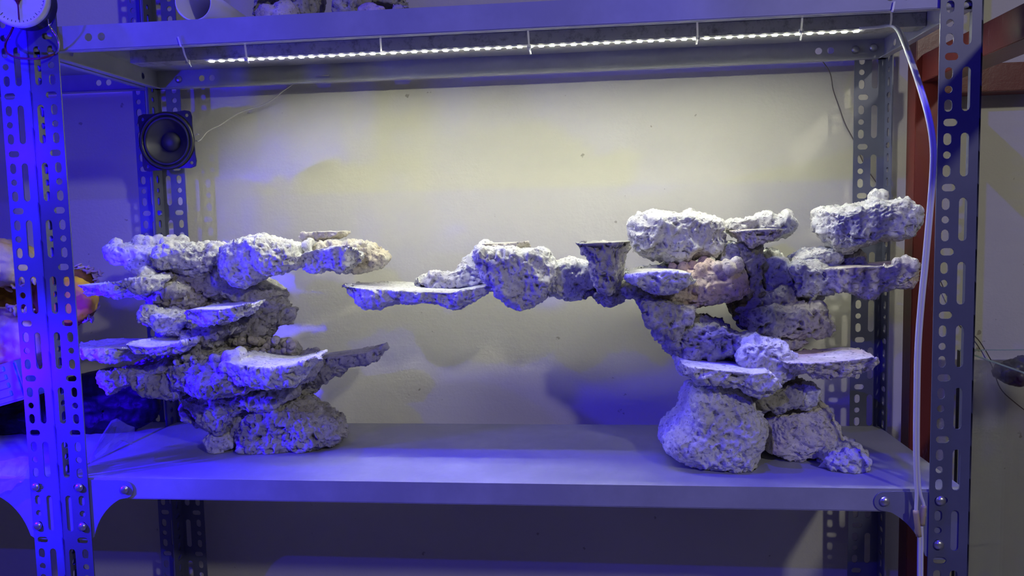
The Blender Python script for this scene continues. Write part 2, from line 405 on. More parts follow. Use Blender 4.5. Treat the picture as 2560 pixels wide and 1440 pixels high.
# ------------------------------------------------------------------ LED bar under the top shelf
ZU = TOP+.033-.0012
p0 = at(325, 150, Y=.150); p1 = at(2315, 52, Y=.150)
XB0, XB1 = p0[0], min(p1[0], W-.004)
T = thing('led_light_bar', 'long grey metal bar with a row of glowing white LEDs tied under the top shelf', 'light', ((XB0+XB1)/2, .165, ZU-.018))
yb0, yb1 = .150, .182; zb = ZU-.0195
bm = bmesh.new()
bx(bm, XB0, XB1, yb0, yb0+.0012, zb, ZU-.0004); bx(bm, XB0, XB1, yb0+.0012, yb1, zb, zb+.0012); bx(bm, XB0, XB1, yb1-.0012, yb1, zb+.0012, ZU-.0004)
bx(bm, XB0, XB1, yb0-.0006, yb0, zb, zb+.0012)
obj('metal_bar', bm, M_cut, T)
a, b = at(530, 146, Y=.156)[0], at(2140, 72, Y=.156)[0]
bm = bmesh.new(); bx(bm, a-.010, b+.012, .1515, .1615, zb-.0012, zb-.0001); obj('led_tape', bm, M_white, T)
M_led = mat('led_glow', (1, .98, .85), .4); bb = M_led.node_tree.nodes['Principled BSDF']; bb.inputs['Emission Color'].default_value = (.97, .985, .77, 1); bb.inputs['Emission Strength'].default_value = LED_POWER
M_led.cycles.emission_sampling = 'FRONT_BACK'
bm = bmesh.new(); bx(bm, -.0036, .0036, -.0031, .0031, -.0016, 0, None, .0005); led_me = bpy.data.meshes.new('led'); bm.to_mesh(led_me); bm.free(); M_side = M_led.copy(); M_side.name = 'led_side_glow'; M_side.node_tree.nodes['Principled BSDF'].inputs['Emission Strength'].default_value = LED_POWER*.045
led_me.materials.append(M_side); led_me.materials.append(M_led)
for p in led_me.polygons: p.material_index = 1 if p.normal.z < -.9 else 0
for k in range(61):
    o = bpy.data.objects.new('led', led_me); C.objects.link(o); o.parent = T; o.matrix_parent_inverse = Matrix.Translation(-T.location); o.location = (a+(b-a)*k/60, .1545, zb-.0013)
# zip ties: px of the lower end, hanging from the front lip of the top shelf
for (xt, yt, xb, ybm, tail) in ((445, 92, 470, 155, (478, 165)), (612, 108, 617, 148, (622, 156)), (951, 92, 953, 128, None), (1320, 76, 1323, 118, (1327, 134)), (1743, 55, 1744, 95, (1741, 110)), (2006, 40, 2003, 78, (2001, 100)), (2236, 4, 2226, 66, None)):
    P0 = at(xt, yt, Y=.002 if xt in (445, 2236) else .004); P1 = at(xb, ybm, Y=yb0-.004)
    if xt in (445, 2236): P0 = at(xt, yt, Y=-.002)
    bm = bmesh.new(); pts = [P0, (P0*.75+P1*.25)+[0, 0, -.001], P0*.35+P1*.65, P1]
    if xt in (445, 2236):
        Pe = at(*((452, 112) if xt == 445 else (2231, 32)), Y=-.0022); Pe[2] = TOP-.0022; pts = [P0, (P0+Pe)/2, Pe, Pe+[.0003, .004, -.0004], Pe*.5+P1*.5, P1]
    P = spl(pts, 4)
    for q in range(len(P)-1):
        a_, b_ = P[q], P[q+1]; vs = []
        for pp in (a_, b_):
            for dx, dy in ((-.0012, -.0005), (.0012, -.0005), (.0012, .0005), (-.0012, .0005)): vs.append(bm.verts.new(pp+[dx, dy, 0]))
        for f in ((0, 1, 5, 4), (1, 2, 6, 5), (2, 3, 7, 6), (3, 0, 4, 7), (3, 2, 1, 0), (4, 5, 6, 7)): bm.faces.new([vs[i] for i in f])
    if tail:
        bx(bm, P1[0]-.0030, P1[0]+.0030, yb0-.0075, yb0-.0025, P1[2]-.0030, P1[2]+.0030, None, .0006)
        P2 = at(*tail, Y=yb0-.010)
        tube(bm, [P1+[0, -.002, 0], (P1+P2)/2+[0, -.001, 0], P2+[0, 0, -.001]], .0011, 6, 3)
    pos = {445: 'leftmost, on the dark end of the LED bar', 612: 'near the left end of the lit LEDs', 951: 'second along the lit LEDs from the left', 1320: 'in the middle of the lit LEDs', 1743: 'second along the lit LEDs from the right', 2006: 'near the right end of the lit LEDs', 2236: 'rightmost, holding the white cable to the LED bar'}[xt]
    tag(obj('zip_tie', bm, M_tie), 'white zip tie, '+pos, 'zip tie', 'zip ties on the LED bar')
# ------------------------------------------------------------------ white twin cable on the right
PX = [(2150, 71, .150), (2195, 68, .146), (2228, 64, .140), (2248, 78, .115), (2268, 125, .075), (2296, 205, .030), (2322, 295, -.006), (2333, 370, -.016), (2331, 450, -.018), (2322, 560, -.020), (2313, 660, -.021), (2303, 760, -.022), (2295, 870, -.022), (2292, 1000, -.021), (2291, 1120, -.019), (2293, 1195, -.017)]
T = thing('power_cable', 'white twin power cable hanging from the LED bar down in front of the right post', 'cable', tuple(at(2292, 1100, Y=-.02)))
for sgn in (-1, 1):
    bm = bmesh.new()
    pts = [at(x, y, Y=Y)+BR*sgn*(.0020 if i > 2 else .0012) for i, (x, y, Y) in enumerate(PX)]
    end = [(2291.5, 1235, -.0165), (2290, 1275, -.016), (2291, 1300, -.016)] if sgn < 0 else [(2301, 1235, -.0165), (2309, 1262, -.016), (2311, 1290, -.016)]
    pts += [at(x, y, Y=Y) for x, y, Y in end]
    tube(bm, pts, .0022, 10, 5); obj('strand', bm, M_white, T, True)
    bm = bmesh.new()
    pts = [at(x+sgn*3.6, y, Y=-.016) for x, y in ((2300, 1312), (2301, 1350), (2300.5, 1400), (2300, 1500), (2298, 1620))]
    tube(bm, pts, .0022, 10, 5); obj('strand', bm, M_white, T, True)
for (xa, ya, xb_, yb_) in ((2289, 1276, 2297, 1340), (2309, 1264, 2305, 1312)):
    bm = bmesh.new(); tube(bm, [at(xa, ya, Y=-.0165), at((xa+xb_)/2, (ya+yb_)/2, Y=-.0175), at(xb_, yb_, Y=-.0165)], .0036, 8, 4); o = obj('tape_wrap', bm, M_tape, T, True); o['label'] = 'tan tape wrapped round one strand'
# thin wires
def wire(pts, r, m_, label, name='wire'):
    bm = bmesh.new(); tube(bm, pts, r, 6, 8); tag(obj(name, bm, m_, None, True), label, 'wire')
wire([at(822, 188, Y=D-.02), at(760, 196, Y=.33), at(715, 222, Y=.345), at(680, 250, Y=.355), at(650, 265, Y=.36), at(600, 281, Y=.355), at(555, 310, Y=.34), at(520, 328, Y=.325), at(503, 348, Y=.312), at(497, 352, Y=.30)], .0011, M_wire, 'thin pale wire running from the black speaker up to the back of the top shelf')
wire([at(2046, 143, Y=D+.004), at(2060, 158, Y=D+.015), at(2076, 185, Y=.36), at(2083, 225, Y=.37), at(2097, 265, Y=.372), at(2113, 310, Y=.372), at(2135, 352, Y=.372), at(2160, 410, Y=.374), at(2190, 455, Y=.374), at(2250, 540, Y=.374), at(2330, 660, Y=.372), at(2370, 745, Y=.372), at(2400, 800, Y=.372), at(2432, 835, Y=.372), at(2450, 855, Y=.372), at(2468, 885, Y=.372), at(2486, 920, Y=.372), at(2505, 970, Y=.372), at(2540, 1005, Y=.372), at(2600, 1050, Y=.372)], .0009, M_dwire, 'thin brownish wire hanging on the wall behind the right back post')
# ------------------------------------------------------------------ loudspeaker on the left back post
sp = at(419, 353, Y=.262); SM = Matrix.Translation(Vector(sp)) @ Matrix.Rotation(math.radians(-3), 4, 'Y') @ Matrix.Rotation(math.radians(90), 4, 'X')
T = thing('loudspeaker', 'bare black square-framed loudspeaker mounted on the left back post', 'speaker', tuple(sp))
h = .0495; out = []
for qx, qz in ((1, 1), (-1, 1), (-1, -1), (1, -1)):
    cxs, czs = h*qx, h*qz
    seq = [(.95, .52), (.97, .74), (.93, .90), (.90, .93), (.74, .97), (.52, .95)]
    if qx*qz < 0: seq = seq[::-1]
    for (u_, v_) in seq: out.append((cxs*u_*1.03, czs*v_*1.03))
hol = [obround(qx*.0405, qz*.0405, .0062, .0062) for qx in (1, -1) for qz in (1, -1)]+[[(.0415*math.cos(t), .0415*math.sin(t)) for t in [2*math.pi*k/48 for k in range(48)]]]
V, Fc = plate2d(out, hol, .002)
me = pym('frame', [SM @ Vector((v[0], v[1], v[2])) for v in V], Fc); link('frame', me, M_black, T)
bm = bmesh.new(); lathe(bm, [(.0495, .0005), (.0500, .0045), (.0480, .0058), (.0445, .0058), (.0425, .0030), (.0425, .0002)], 48, SM); obj('rim_gasket', bm, M_rubber, T, True)
bm = bmesh.new(); lathe(bm, [(.0436, .0020), (.0420, .0042), (.0395, .0052), (.0370, .0040), (.0355, .0020)], 48, SM); obj('surround', bm, M_rubber, T, True)
bm = bmesh.new(); lathe(bm, [(.0358, .0024), (.031, -.0020), (.026, -.0060), (.0205, -.0100), (.0165, -.0120), (.0150, -.0125)], 48, SM); obj('cone', bm, M_cone, T, True)
bm = bmesh.new(); lathe(bm, [(.0175, -.0112), (.0165, -.0085), (.0130, -.0055), (.0080, -.0035), (.0035, -.0028), (.0001, -.0027)], 40, SM); obj('dust_cap', bm, M_cone, T, True)
bm = bmesh.new(); lathe(bm, [(.0425, 0), (.036, -.014), (.028, -.022), (.028, -.036), (.0001, -.036)], 32, SM); obj('magnet_basket', bm, M_black, T)
for q in (-1, 1):
    bm = bmesh.new(); tube(bm, [at(490, 345+q*7, Y=.27), at(494, 343+q*9, Y=.268), at(497, 345+q*8, Y=.27)], .0010, 6, 3); obj('terminal', bm, M_zinc, T)
# ------------------------------------------------------------------ coral rock: left arrangement
def nubrow(x0, x1, y0, y1, Y, n, r, seed, dY=.02):
    q = random.Random(seed); return [(q.uniform(x0, x1), q.uniform(y0, y1), r*q.uniform(.7, 1.25), Y+q.uniform(-dY, dY)) for _ in range(n)]
def nodules(parent, lst, kind, name='coral_nodules'):
    bm = bmesh.new(); q = random.Random(len(lst))
    for (x, y, r, Yn) in lst:
        bmesh.ops.create_icosphere(bm, subdivisions=2, radius=r, matrix=Matrix.Translation(Vector(at(x, y, Y=Yn))) @ Matrix.Rotation(q.uniform(0, 6), 4, 'Z') @ Matrix.Diagonal((1, q.uniform(.8, 1.2), q.uniform(.85, 1.2), 1)))
    V = np.array([v.co for v in bm.verts]); d = .0016*fbm(V*140, 5, 2)
    for v, k in zip(bm.verts, d): v.co += v.normal*float(k)
    o = obj(name, bm, S[kind], parent, True); o['kind'] = 'stuff'; return o
LT = thing('coral_rock_arrangement', 'left stack of glued pale coral rock, tree-shaped with many flat ledges, standing on the shelf', 'rock', (.22, .17, 0))
R = lambda *a, **k: rock(*a, parent=LT, deep=0 if k.get('top') else 1.4, **k)
R([(592, 1095), (598, 1062), (635, 1022), (690, 1000), (755, 1006), (800, 1030), (838, 1060), (852, 1092), (840, 1112), (795, 1124), (745, 1120), (715, 1136), (650, 1138), (605, 1128)], .165, .045, .06, 'g', rough=1.7, cut=.0005)
nodules(LT, [(722+9*k, 1002+.34*k*k*1.2, .0065, .19) for k in range(10)], 't')
R([(513, 1098), (524, 1082), (552, 1076), (580, 1085), (588, 1108), (568, 1134), (545, 1139), (524, 1126)], .145, .024, .03, 'p', rough=.6, lump=.5, cut=.0005)
R([(588, 1010), (650, 1005), (660, 1040), (640, 1070), (625, 1100), (590, 1095), (578, 1070)], .16, .03, .05, 'g', rough=.7)
R([(468, 985), (520, 968), (620, 975), (700, 950), (735, 940), (742, 985), (690, 1012), (640, 1018), (600, 1062), (570, 1085), (535, 1070), (500, 1046), (474, 1015)], .155, .045, .06, 'g', rough=1.1)
R([(450, 1020), (462, 1006), (482, 1008), (505, 1040), (520, 1062), (490, 1066), (465, 1052)], .16, .025, .03, 'g', rough=.6)
R([(424, 915), (440, 902), (520, 890), (600, 900), (660, 905), (740, 910), (748, 935), (720, 958), (640, 975), (570, 985), (500, 988), (450, 965), (428, 938)], 0.105, .045, .12, 'g', rough=1.2)
nodules(LT, nubrow(585, 735, 850, 882, .19, 95, .0062, 6, .03), 't')
nodules(LT, nubrow(440, 575, 893, 912, .085, 26, .0055, 5, .012), 'g')
R([(580, 872), (640, 862), (735, 858), (745, 880), (735, 900), (640, 905), (575, 900)], .20, .035, .04, 'g', lump=.5, rough=.5)
R([(560, 908), (566, 898), (590, 903), (650, 912), (700, 914), (745, 905), (798, 891), (800, 900), (770, 915), (742, 930), (728, 958), (690, 965), (640, 968), (600, 962), (575, 940)], 0.060, .018, .085, 'p', top=True, nubs=[(578, 903, .010, 0.060), (572, 892, .011, 0.070), (590, 888, .010, 0.075), (600, 884, .010, 0.085), (588, 898, .009, 0.065), (560, 918, .008, 0.055), (722, 956, .004, 0.045), (714, 959, .0035, 0.045)], name='rock_ledge')
R([(722, 935), (760, 915), (800, 892), (868, 884), (925, 878), (962, 862), (966, 872), (942, 900), (905, 912), (868, 918), (850, 940), (815, 950), (780, 975), (752, 1002), (728, 1012), (712, 985)], .22, .02, .05, 'g', top=True, name='rock_ledge', rough=1.1)
R([(700, 900), (760, 893), (800, 905), (790, 935), (750, 965), (720, 975), (700, 945)], .185, .03, .05, 'g', rough=1.5)
R([(244, 940), (262, 918), (330, 912), (400, 905), (455, 900), (478, 935), (475, 985), (448, 997), (400, 985), (350, 962), (312, 968), (285, 975), (258, 962)], .115, .035, .05, 'g', rough=1.0)
R([(186, 862), (250, 866), (325, 866), (372, 870), (366, 890), (330, 902), (270, 903), (232, 902), (205, 893), (188, 880)], 0.100, .02, .085, 'p', top=True, name='rock_ledge')
R([(317, 856), (350, 860), (392, 864), (440, 858), (474, 848), (465, 866), (440, 884), (404, 896), (365, 895), (335, 880)], 0.055, .02, .085, 'p', top=True, name='rock_ledge')
R([(440, 905), (452, 870), (468, 840), (478, 815), (545, 812), (556, 845), (544, 872), (572, 900), (560, 925), (500, 930), (450, 925)], .145, .04, .05, 'g', rough=1.2)
R([(352, 790), (362, 775), (400, 770), (440, 776), (468, 785), (475, 808), (455, 832), (412, 840), (378, 826), (356, 806)], 0.120, .03, .05, 'p', rough=1.5)
R([(462, 785), (480, 772), (530, 770), (580, 768), (636, 760), (638, 772), (618, 792), (585, 802), (565, 818), (525, 826), (490, 812), (466, 800)], 0.075, .022, .08, 'p', top=True, name='rock_ledge')
R([(470, 800), (560, 800), (596, 812), (590, 830), (545, 850), (540, 870), (500, 872), (480, 845)], 0.130, .03, .05, 'g', rough=1.1)
R([(560, 885), (575, 850), (600, 825), (630, 785), (650, 760), (690, 745), (712, 760), (700, 800), (672, 838), (640, 868), (600, 886)], .205, .035, .05, 'g', rough=1.3)
R([(510, 745), (560, 712), (620, 700), (668, 706), (700, 720), (714, 735), (700, 760), (690, 785), (640, 800), (580, 790), (520, 778)], 0.215, .04, .06, 'g', rough=.9)
R([(672, 800), (684, 784), (715, 770), (738, 772), (732, 790), (722, 802), (722, 814), (702, 820), (684, 812)], .215, .02, .03, 'g', rough=.8)
R([(198, 712), (250, 710), (300, 704), (345, 692), (380, 690), (392, 700), (380, 724), (344, 730), (300, 742), (250, 746), (215, 748), (202, 740)], 0.105, .02, .07, 'p', top=True, name='rock_ledge', nubs=[(366, 682, .011, 0.150), (358, 686, .009, 0.145), (378, 690, .010, 0.150)])
R([(348, 725), (366, 690), (400, 692), (445, 700), (485, 718), (508, 745), (500, 770), (455, 778), (405, 772), (365, 752)], 0.170, .035, .05, 'g', rough=1.3)
R([(265, 620), (278, 610), (320, 612), (360, 612), (400, 615), (432, 625), (425, 660), (405, 690), (372, 694), (330, 680), (296, 655), (274, 636)], 0.205, .028, .07, 'p', nubs=[(290, 612, .012, 0.205), (350, 608, .014, 0.215), (372, 606, .011, 0.215), (398, 604, .012, 0.225), (430, 606, .013, 0.225), (456, 607, .012, 0.225), (415, 612, .012, 0.205)], rough=.8, lump=.8)
R([(388, 645), (405, 620), (440, 606), (490, 607), (545, 612), (565, 640), (560, 668), (520, 690), (470, 696), (425, 680), (394, 662)], 0.185, .035, .06, 'p', rough=1.2)
R([(405, 680), (470, 680), (560, 660), (605, 690), (632, 715), (640, 745), (560, 752), (500, 735), (450, 715)], 0.200, .04, .05, 'g', rough=.9)
R([(546, 628), (560, 606), (600, 592), (650, 588), (700, 600), (745, 612), (760, 640), (755, 660), (722, 672), (665, 690), (625, 708), (592, 706), (568, 680), (550, 650)], 0.155, .04, .06, 'p', rough=1.1, lump=.7)
R([(738, 648), (756, 636), (800, 622), (850, 616), (888, 618), (908, 640), (910, 662), (888, 676), (862, 690), (845, 688), (828, 672), (800, 684), (770, 680), (748, 664)], 0.165, .02, .08, 'p', top=True, name='rock_ledge', rough=1.3, nubs=[(768, 616, .010, 0.165), (775, 608, .009, 0.175)])
R([(770, 618), (800, 602), (860, 600), (905, 602), (945, 610), (970, 632), (968, 650), (935, 668), (890, 678), (850, 660), (800, 650)], 0.200, .025, .04, 't', rough=.9)
R([(748, 592), (756, 582), (800, 578), (868, 578), (873, 588), (850, 596), (800, 602), (756, 602)], 0.215, .015, .03, 't', top=True, name='rock_ledge', rough=.5, lump=.5)
# ------------------------------------------------------------------ coral rock: right arrangement
RT = thing('coral_rock_arrangement', 'right stack of glued pale coral rock with a long arm bridging out over the shelf', 'rock', (1.03, .16, 0))
R = lambda *a, **k: rock(*a, parent=RT, deep=0 if k.get('top') else 1.9, ex=.42 if k.get('top') or k.get('cut') else .27, **k)
R([(853, 712), (900, 718), (980, 722), (1060, 727), (1140, 728), (1200, 716), (1252, 706), (1250, 722), (1205, 742), (1165, 766), (1132, 776), (1100, 766), (1050, 762), (980, 764), (915, 766), (892, 752), (868, 728)], 0.150, .02, .10, 'p', top=True, name='rock_ledge', rough=.9)
R([(1030, 712), (1040, 698), (1080, 676), (1130, 678), (1155, 655), (1185, 640), (1225, 670), (1258, 700), (1240, 716), (1180, 720), (1090, 722)], 0.225, .03, .04, 'p', rough=1.3, lump=1.2)
R([(1184, 638), (1196, 624), (1235, 624), (1290, 620), (1345, 618), (1380, 636), (1400, 668), (1395, 700), (1378, 735), (1350, 762), (1308, 775), (1278, 768), (1258, 742), (1244, 712), (1212, 680)], 0.165, .045, .140, 'p', rough=1.2, nubs=[(1192, 636, .007, 0.165), (1205, 627, .008, 0.170)])
R([(1202, 616), (1206, 609), (1260, 607), (1324, 604), (1326, 616), (1295, 624), (1245, 628), (1215, 624)], .19, .02, .03, 't', top=True, name='rock_ledge', rough=.6, lump=.5)
R([(1364, 688), (1395, 662), (1440, 650), (1490, 660), (1520, 690), (1530, 715), (1480, 728), (1440, 752), (1415, 752), (1370, 738)], 0.200, .035, .140, 'p', rough=1.0, lump=.9)
R([(1434, 606), (1480, 605), (1540, 604), (1578, 602), (1577, 620), (1566, 640), (1556, 670), (1548, 712), (1520, 734), (1492, 728), (1482, 690), (1474, 655), (1450, 634)], 0.125, .04, .05, 'g', top=True, name='rock_ledge', rough=.9)
R([(1440, 735), (1500, 715), (1590, 700), (1640, 720), (1640, 745), (1560, 740), (1530, 757), (1505, 755), (1475, 740)], 0.190, .03, .140, 'g', rough=1.0)
R([(1545, 690), (1570, 675), (1620, 660), (1680, 658), (1700, 680), (1640, 700), (1570, 710)], 0.210, .03, .04, 'p', rough=1.2)
R([(1566, 688), (1590, 680), (1640, 676), (1690, 678), (1725, 684), (1735, 705), (1700, 730), (1640, 738), (1600, 728), (1574, 708)], 0.095, .02, .07, 'p', top=True, name='rock_ledge', rough=1.1)
R([(1690, 690), (1720, 676), (1780, 670), (1840, 660), (1858, 670), (1870, 700), (1868, 722), (1838, 742), (1790, 765), (1740, 768), (1680, 752), (1640, 740), (1660, 715)], 0.155, .03, .140, 'k', rough=.9, nubs=[(1708, 668, .009, 0.155), (1730, 664, .009, 0.165), (1682, 668, .008, 0.165), (1750, 672, .010, 0.135), (1772, 664, .011, 0.145), (1795, 668, .010, 0.135), (1815, 664, .009, 0.135), (1760, 656, .009, 0.165), (1842, 662, .011, 0.130), (1825, 672, .010, 0.115)])
R([(1594, 750), (1622, 738), (1690, 745), (1745, 766), (1735, 798), (1712, 815), (1728, 840), (1690, 860), (1660, 845), (1640, 818), (1612, 812), (1600, 780)], 0.130, .035, .06, 'g', rough=1.0)
R([(1650, 820), (1700, 812), (1760, 805), (1810, 808), (1850, 830), (1868, 860), (1840, 885), (1780, 900), (1710, 898), (1690, 882), (1660, 850)], 0.130, .035, .06, 'g', rough=1.5)
R([(1572, 585), (1586, 558), (1628, 540), (1680, 534), (1740, 526), (1790, 538), (1815, 570), (1815, 612), (1790, 640), (1745, 645), (1690, 652), (1645, 645), (1604, 630), (1582, 608)], 0.190, .045, .06, 'p', rough=1.1)
R([(1800, 570), (1812, 544), (1860, 540), (1920, 536), (1965, 542), (1984, 558), (1965, 585), (1900, 602), (1835, 604)], 0.235, .025, .04, 'p', rough=1.2)
R([(1824, 578), (1870, 574), (1920, 572), (1958, 572), (1955, 590), (1938, 612), (1905, 622), (1870, 626), (1842, 612)], 0.150, .035, .05, 'k', top=True, name='rock_ledge', rough=1.3)
R([(1846, 612), (1900, 610), (1908, 640), (1900, 690), (1908, 735), (1895, 758), (1858, 750), (1866, 690), (1858, 650)], 0.175, .025, .03, 'g', rough=.9, lump=.7)
R([(1780, 620), (1815, 600), (1850, 606), (1862, 640), (1850, 670), (1800, 672)], 0.200, .03, .03, 'p', rough=1.)
R([(1900, 640), (1918, 622), (1948, 624), (1972, 650), (1972, 700), (1980, 735), (1945, 762), (1908, 750), (1902, 700)], 0.200, .03, .04, 'p', rough=1.0)
R([(1826, 770), (1850, 740), (1900, 735), (1960, 705), (1990, 716), (2000, 750), (1985, 790), (1930, 812), (1870, 808), (1835, 800)], 0.190, .035, .05, 'g', rough=.9)
R([(1852, 792), (1880, 770), (1940, 768), (2000, 764), (2042, 762), (2072, 790), (2084, 815), (2070, 836), (2010, 842), (1960, 848), (1900, 836), (1864, 815)], 0.155, .03, .055, 'g', rough=1.6)
R([(1940, 836), (2000, 832), (2020, 848), (1985, 866), (1945, 860)], .17, .03, .03, 'g')
R([(2048, 565), (2052, 528), (2090, 512), (2148, 512), (2175, 500), (2215, 498), (2262, 504), (2288, 520), (2290, 552), (2268, 580), (2210, 600), (2150, 614), (2112, 626), (2078, 612), (2056, 590)], 0.190, .045, .055, 'p', rough=1.1, nubs=[(2188, 494, .011, 0.200), (2206, 490, .010, 0.200), (2268, 502, .007, 0.200), (2280, 508, .006, 0.200)], label='largest upper boulder, grey on its right side')
R([(2104, 650), (2118, 628), (2146, 626), (2162, 648), (2158, 668), (2112, 668)], 0.200, .022, .025, 'g', rough=.8)
R([(1960, 660), (1985, 636), (2040, 618), (2088, 622), (2112, 645), (2105, 672), (2040, 680), (1972, 680)], 0.205, .03, .04, 'p', rough=1.0)
R([(1972, 668), (1990, 656), (2040, 658), (2085, 676), (2090, 712), (2062, 740), (2020, 750), (1988, 738), (1976, 705)], 0.180, .035, .07, 'p', rough=1.1)
R([(2056, 672), (2120, 665), (2180, 663), (2240, 660), (2296, 656), (2310, 672), (2306, 700), (2280, 718), (2230, 726), (2182, 745), (2120, 735), (2070, 718)], 0.160, .03, .07, 'k', top=True, name='rock_ledge', rough=1.1, nubs=[(2245, 660, .009, 0.135), (2265, 656, .010, 0.135), (2285, 662, .009, 0.130)])
R([(1832, 880), (1848, 850), (1895, 836), (1945, 842), (1968, 868), (1988, 890), (2010, 912), (1975, 945), (1930, 965), (1880, 945), (1850, 915)], 0.115, .04, .06, 'p', rough=.9)
R([(1702, 908), (1760, 915), (1820, 922), (1880, 928), (1918, 924), (1935, 940), (1950, 965), (1918, 992), (1880, 990), (1840, 970), (1790, 958), (1738, 955), (1706, 938)], 0.055, .022, .10, 'p', top=True, name='rock_ledge', rough=1.2)
R([(1950, 902), (2010, 900), (2080, 896), (2150, 888), (2182, 888), (2192, 905), (2182, 930), (2140, 950), (2070, 955), (2020, 946), (1975, 935)], 0.070, .025, .075, 'k', top=True, name='rock_ledge', rough=1.3)
R([(1870, 985), (1915, 962), (1975, 935), (2015, 945), (2030, 972), (2000, 1005), (1940, 1025), (1895, 1012)], .13, .035, .05, 'g', rough=1.1)
R([(1990, 985), (2004, 962), (2030, 954), (2048, 975), (2040, 998), (2018, 1018), (1996, 1010)], .115, .022, .03, 'p', rough=.9)
R([(1718, 1000), (1728, 972), (1780, 962), (1840, 972), (1884, 992), (1908, 1030), (1920, 1080), (1912, 1120), (1892, 1150), (1886, 1180), (1850, 1190), (1800, 1188), (1745, 1176), (1702, 1142), (1660, 1122), (1658, 1092), (1690, 1062), (1712, 1035)], .095, .05, .07, 'p', rough=.9, lump=.9, cut=.0005)
R([(1908, 1040), (1935, 1012), (1985, 1002), (2040, 1006), (2080, 1030), (2098, 1070), (2092, 1108), (2060, 1125), (2030, 1140), (2010, 1158), (1985, 1162), (1945, 1142), (1912, 1120)], .135, .04, .06, 'k', rough=.8, label='brownish pink boulder at the base', cut=.0005)
R([(2048, 1148), (2070, 1120), (2110, 1110), (2150, 1122), (2168, 1145), (2160, 1165), (2130, 1178), (2075, 1180), (2054, 1170)], .09, .028, .05, 'p', rough=1.4, cut=.0005)
# ------------------------------------------------------------------ on the top shelf: rock and pipe
ZS = TOP+.033
TT = thing('coral_rock_arrangement', 'dark coral rock on the upper shelf behind the top beam', 'rock', (.5, .16, ZS))
R = lambda *a, **k: rock(*a, parent=TT, cut=ZS+.0006, vox=.003, **k)
R([(668, 95), (664, 40), (672, 14), (700, 14), (735, 22), (746, 40), (740, 70), (730, 95)], .10, .03, .05, 't')
R([(640, 60), (640, -40), (680, -80), (760, -70), (775, -10), (745, 15), (700, 12), (668, 20)], .17, .04, .05, 'g')
R([(735, 70), (752, 20), (772, -30), (800, -20), (792, 12), (780, 70)], .14, .03, .05, 'g')
R([(830, 70), (838, 0), (850, -70), (900, -60), (912, 0), (905, 70)], .13, .03, .05, 'g')
R([(890, 80), (905, 25), (930, 14), (968, 22), (990, 80)], .12, .03, .05, 't')
R([(900, 10), (930, -60), (1000, -50), (1020, 8), (1000, 30), (940, 25)], .19, .03, .04, 'g')
R([(972, 80), (978, 8), (1000, 0), (1030, 6), (1036, 30), (1020, 80)], .13, .03, .04, 'g')
bm = bmesh.new(); pc = at(484, 2, Y=.012); PM = Matrix.Translation((pc[0], .010, ZS+.0262)) @ Matrix.Rotation(math.radians(4), 4, 'Z') @ Matrix.Rotation(math.radians(-90), 4, 'X')
lathe(bm, [(.0237, .26), (.0237, .001), (.0245, 0), (.0255, .001), (.0255, .26), (.0237, .26)], 40, PM)
tag(obj('pvc_pipe', bm, M_white, None, True), 'white plastic pipe end lying on the upper shelf', 'pipe')
# ------------------------------------------------------------------ dial gauge, upper left
gc = at(46, -6, Y=-.052); GM = Matrix.Translation(Vector(gc)) @ Matrix.Rotation(math.radians(14), 4, 'Z') @ Matrix.Rotation(math.radians(90), 4, 'X')
T = thing('dial_scale', 'round white dial scale hanging at the top left corner', 'scale', tuple(gc))
M_dial = mat('dial_face', (.75, .75, .73), .5)
bm = bmesh.new(); lathe(bm, [(.030, -.034), (.036, -.030), (.0372, -.004), (.0372, .0)], 48, GM, True); obj('casing', bm, M_black, T, True)
bm = bmesh.new(); lathe(bm, [(.0335, .0035), (.0340, .0060), (.0362, .0070), (.0385, .0055), (.0390, .0010), (.0385, -.004), (.0365, -.005), (.034, -.002), (.0335, .0035)], 56, GM); obj('bezel', bm, M_white, T, True)
bm = bmesh.new(); lathe(bm, [(.0345, 0), (.0345, .0015)], 48, GM, True); obj('dial', bm, M_dial, T)
bm = bmesh.new()
for k in range(40):
    L = .0045 if k % 5 == 0 else .0022
    bx(bm, -.0003, .0003, .0325-L, .0325, .0015, .0018, GM @ Matrix.Rotation(2*math.pi*k/40, 4, 'Z'))
o = obj('tick_marks', bm, M_black, T); o['kind'] = 'stuff'
bm = bmesh.new(); bx(bm, -.0008, .0008, -.029, .002, .0022, .0028, GM); lathe(bm, [(.0055, .0016), (.0055, .0032), (.0035, .004), (.0001, .004)], 20, GM)
v = [bm.verts.new(GM @ Vector(p)) for p in ((-.0055, 0, .0024), (.0055, 0, .0024), (.0009, -.010, .0024), (-.0009, -.010, .0024))]; bm.faces.new(v)
obj('needle', bm, M_rwire, T)
wire([at(33, 68, Y=-.03), at(26, 84, Y=-.022), at(16, 102, Y=-.018), at(13, 118, Y=-.016), at(18, 132, Y=-.016), at(38, 143, Y=-.015), at(70, 147, Y=-.015), at(100, 146, Y=-.015), at(124, 140, Y=-.012), at(134, 136, Y=-.006)], .0015, M_rwire, 'brown wire looped round the left post below the dial')
wire([at(118, 38, Y=-.03), at(121, 60, Y=-.028), at(130, 74, Y=-.026), at(140, 88, Y=-.022), at(147, 106, Y=-.018), at(146, 124, Y=-.012), at(139, 134, Y=-.008)], .0013, M_chrome, 'shiny steel hook wire beside the dial scale', 'hook_wire')
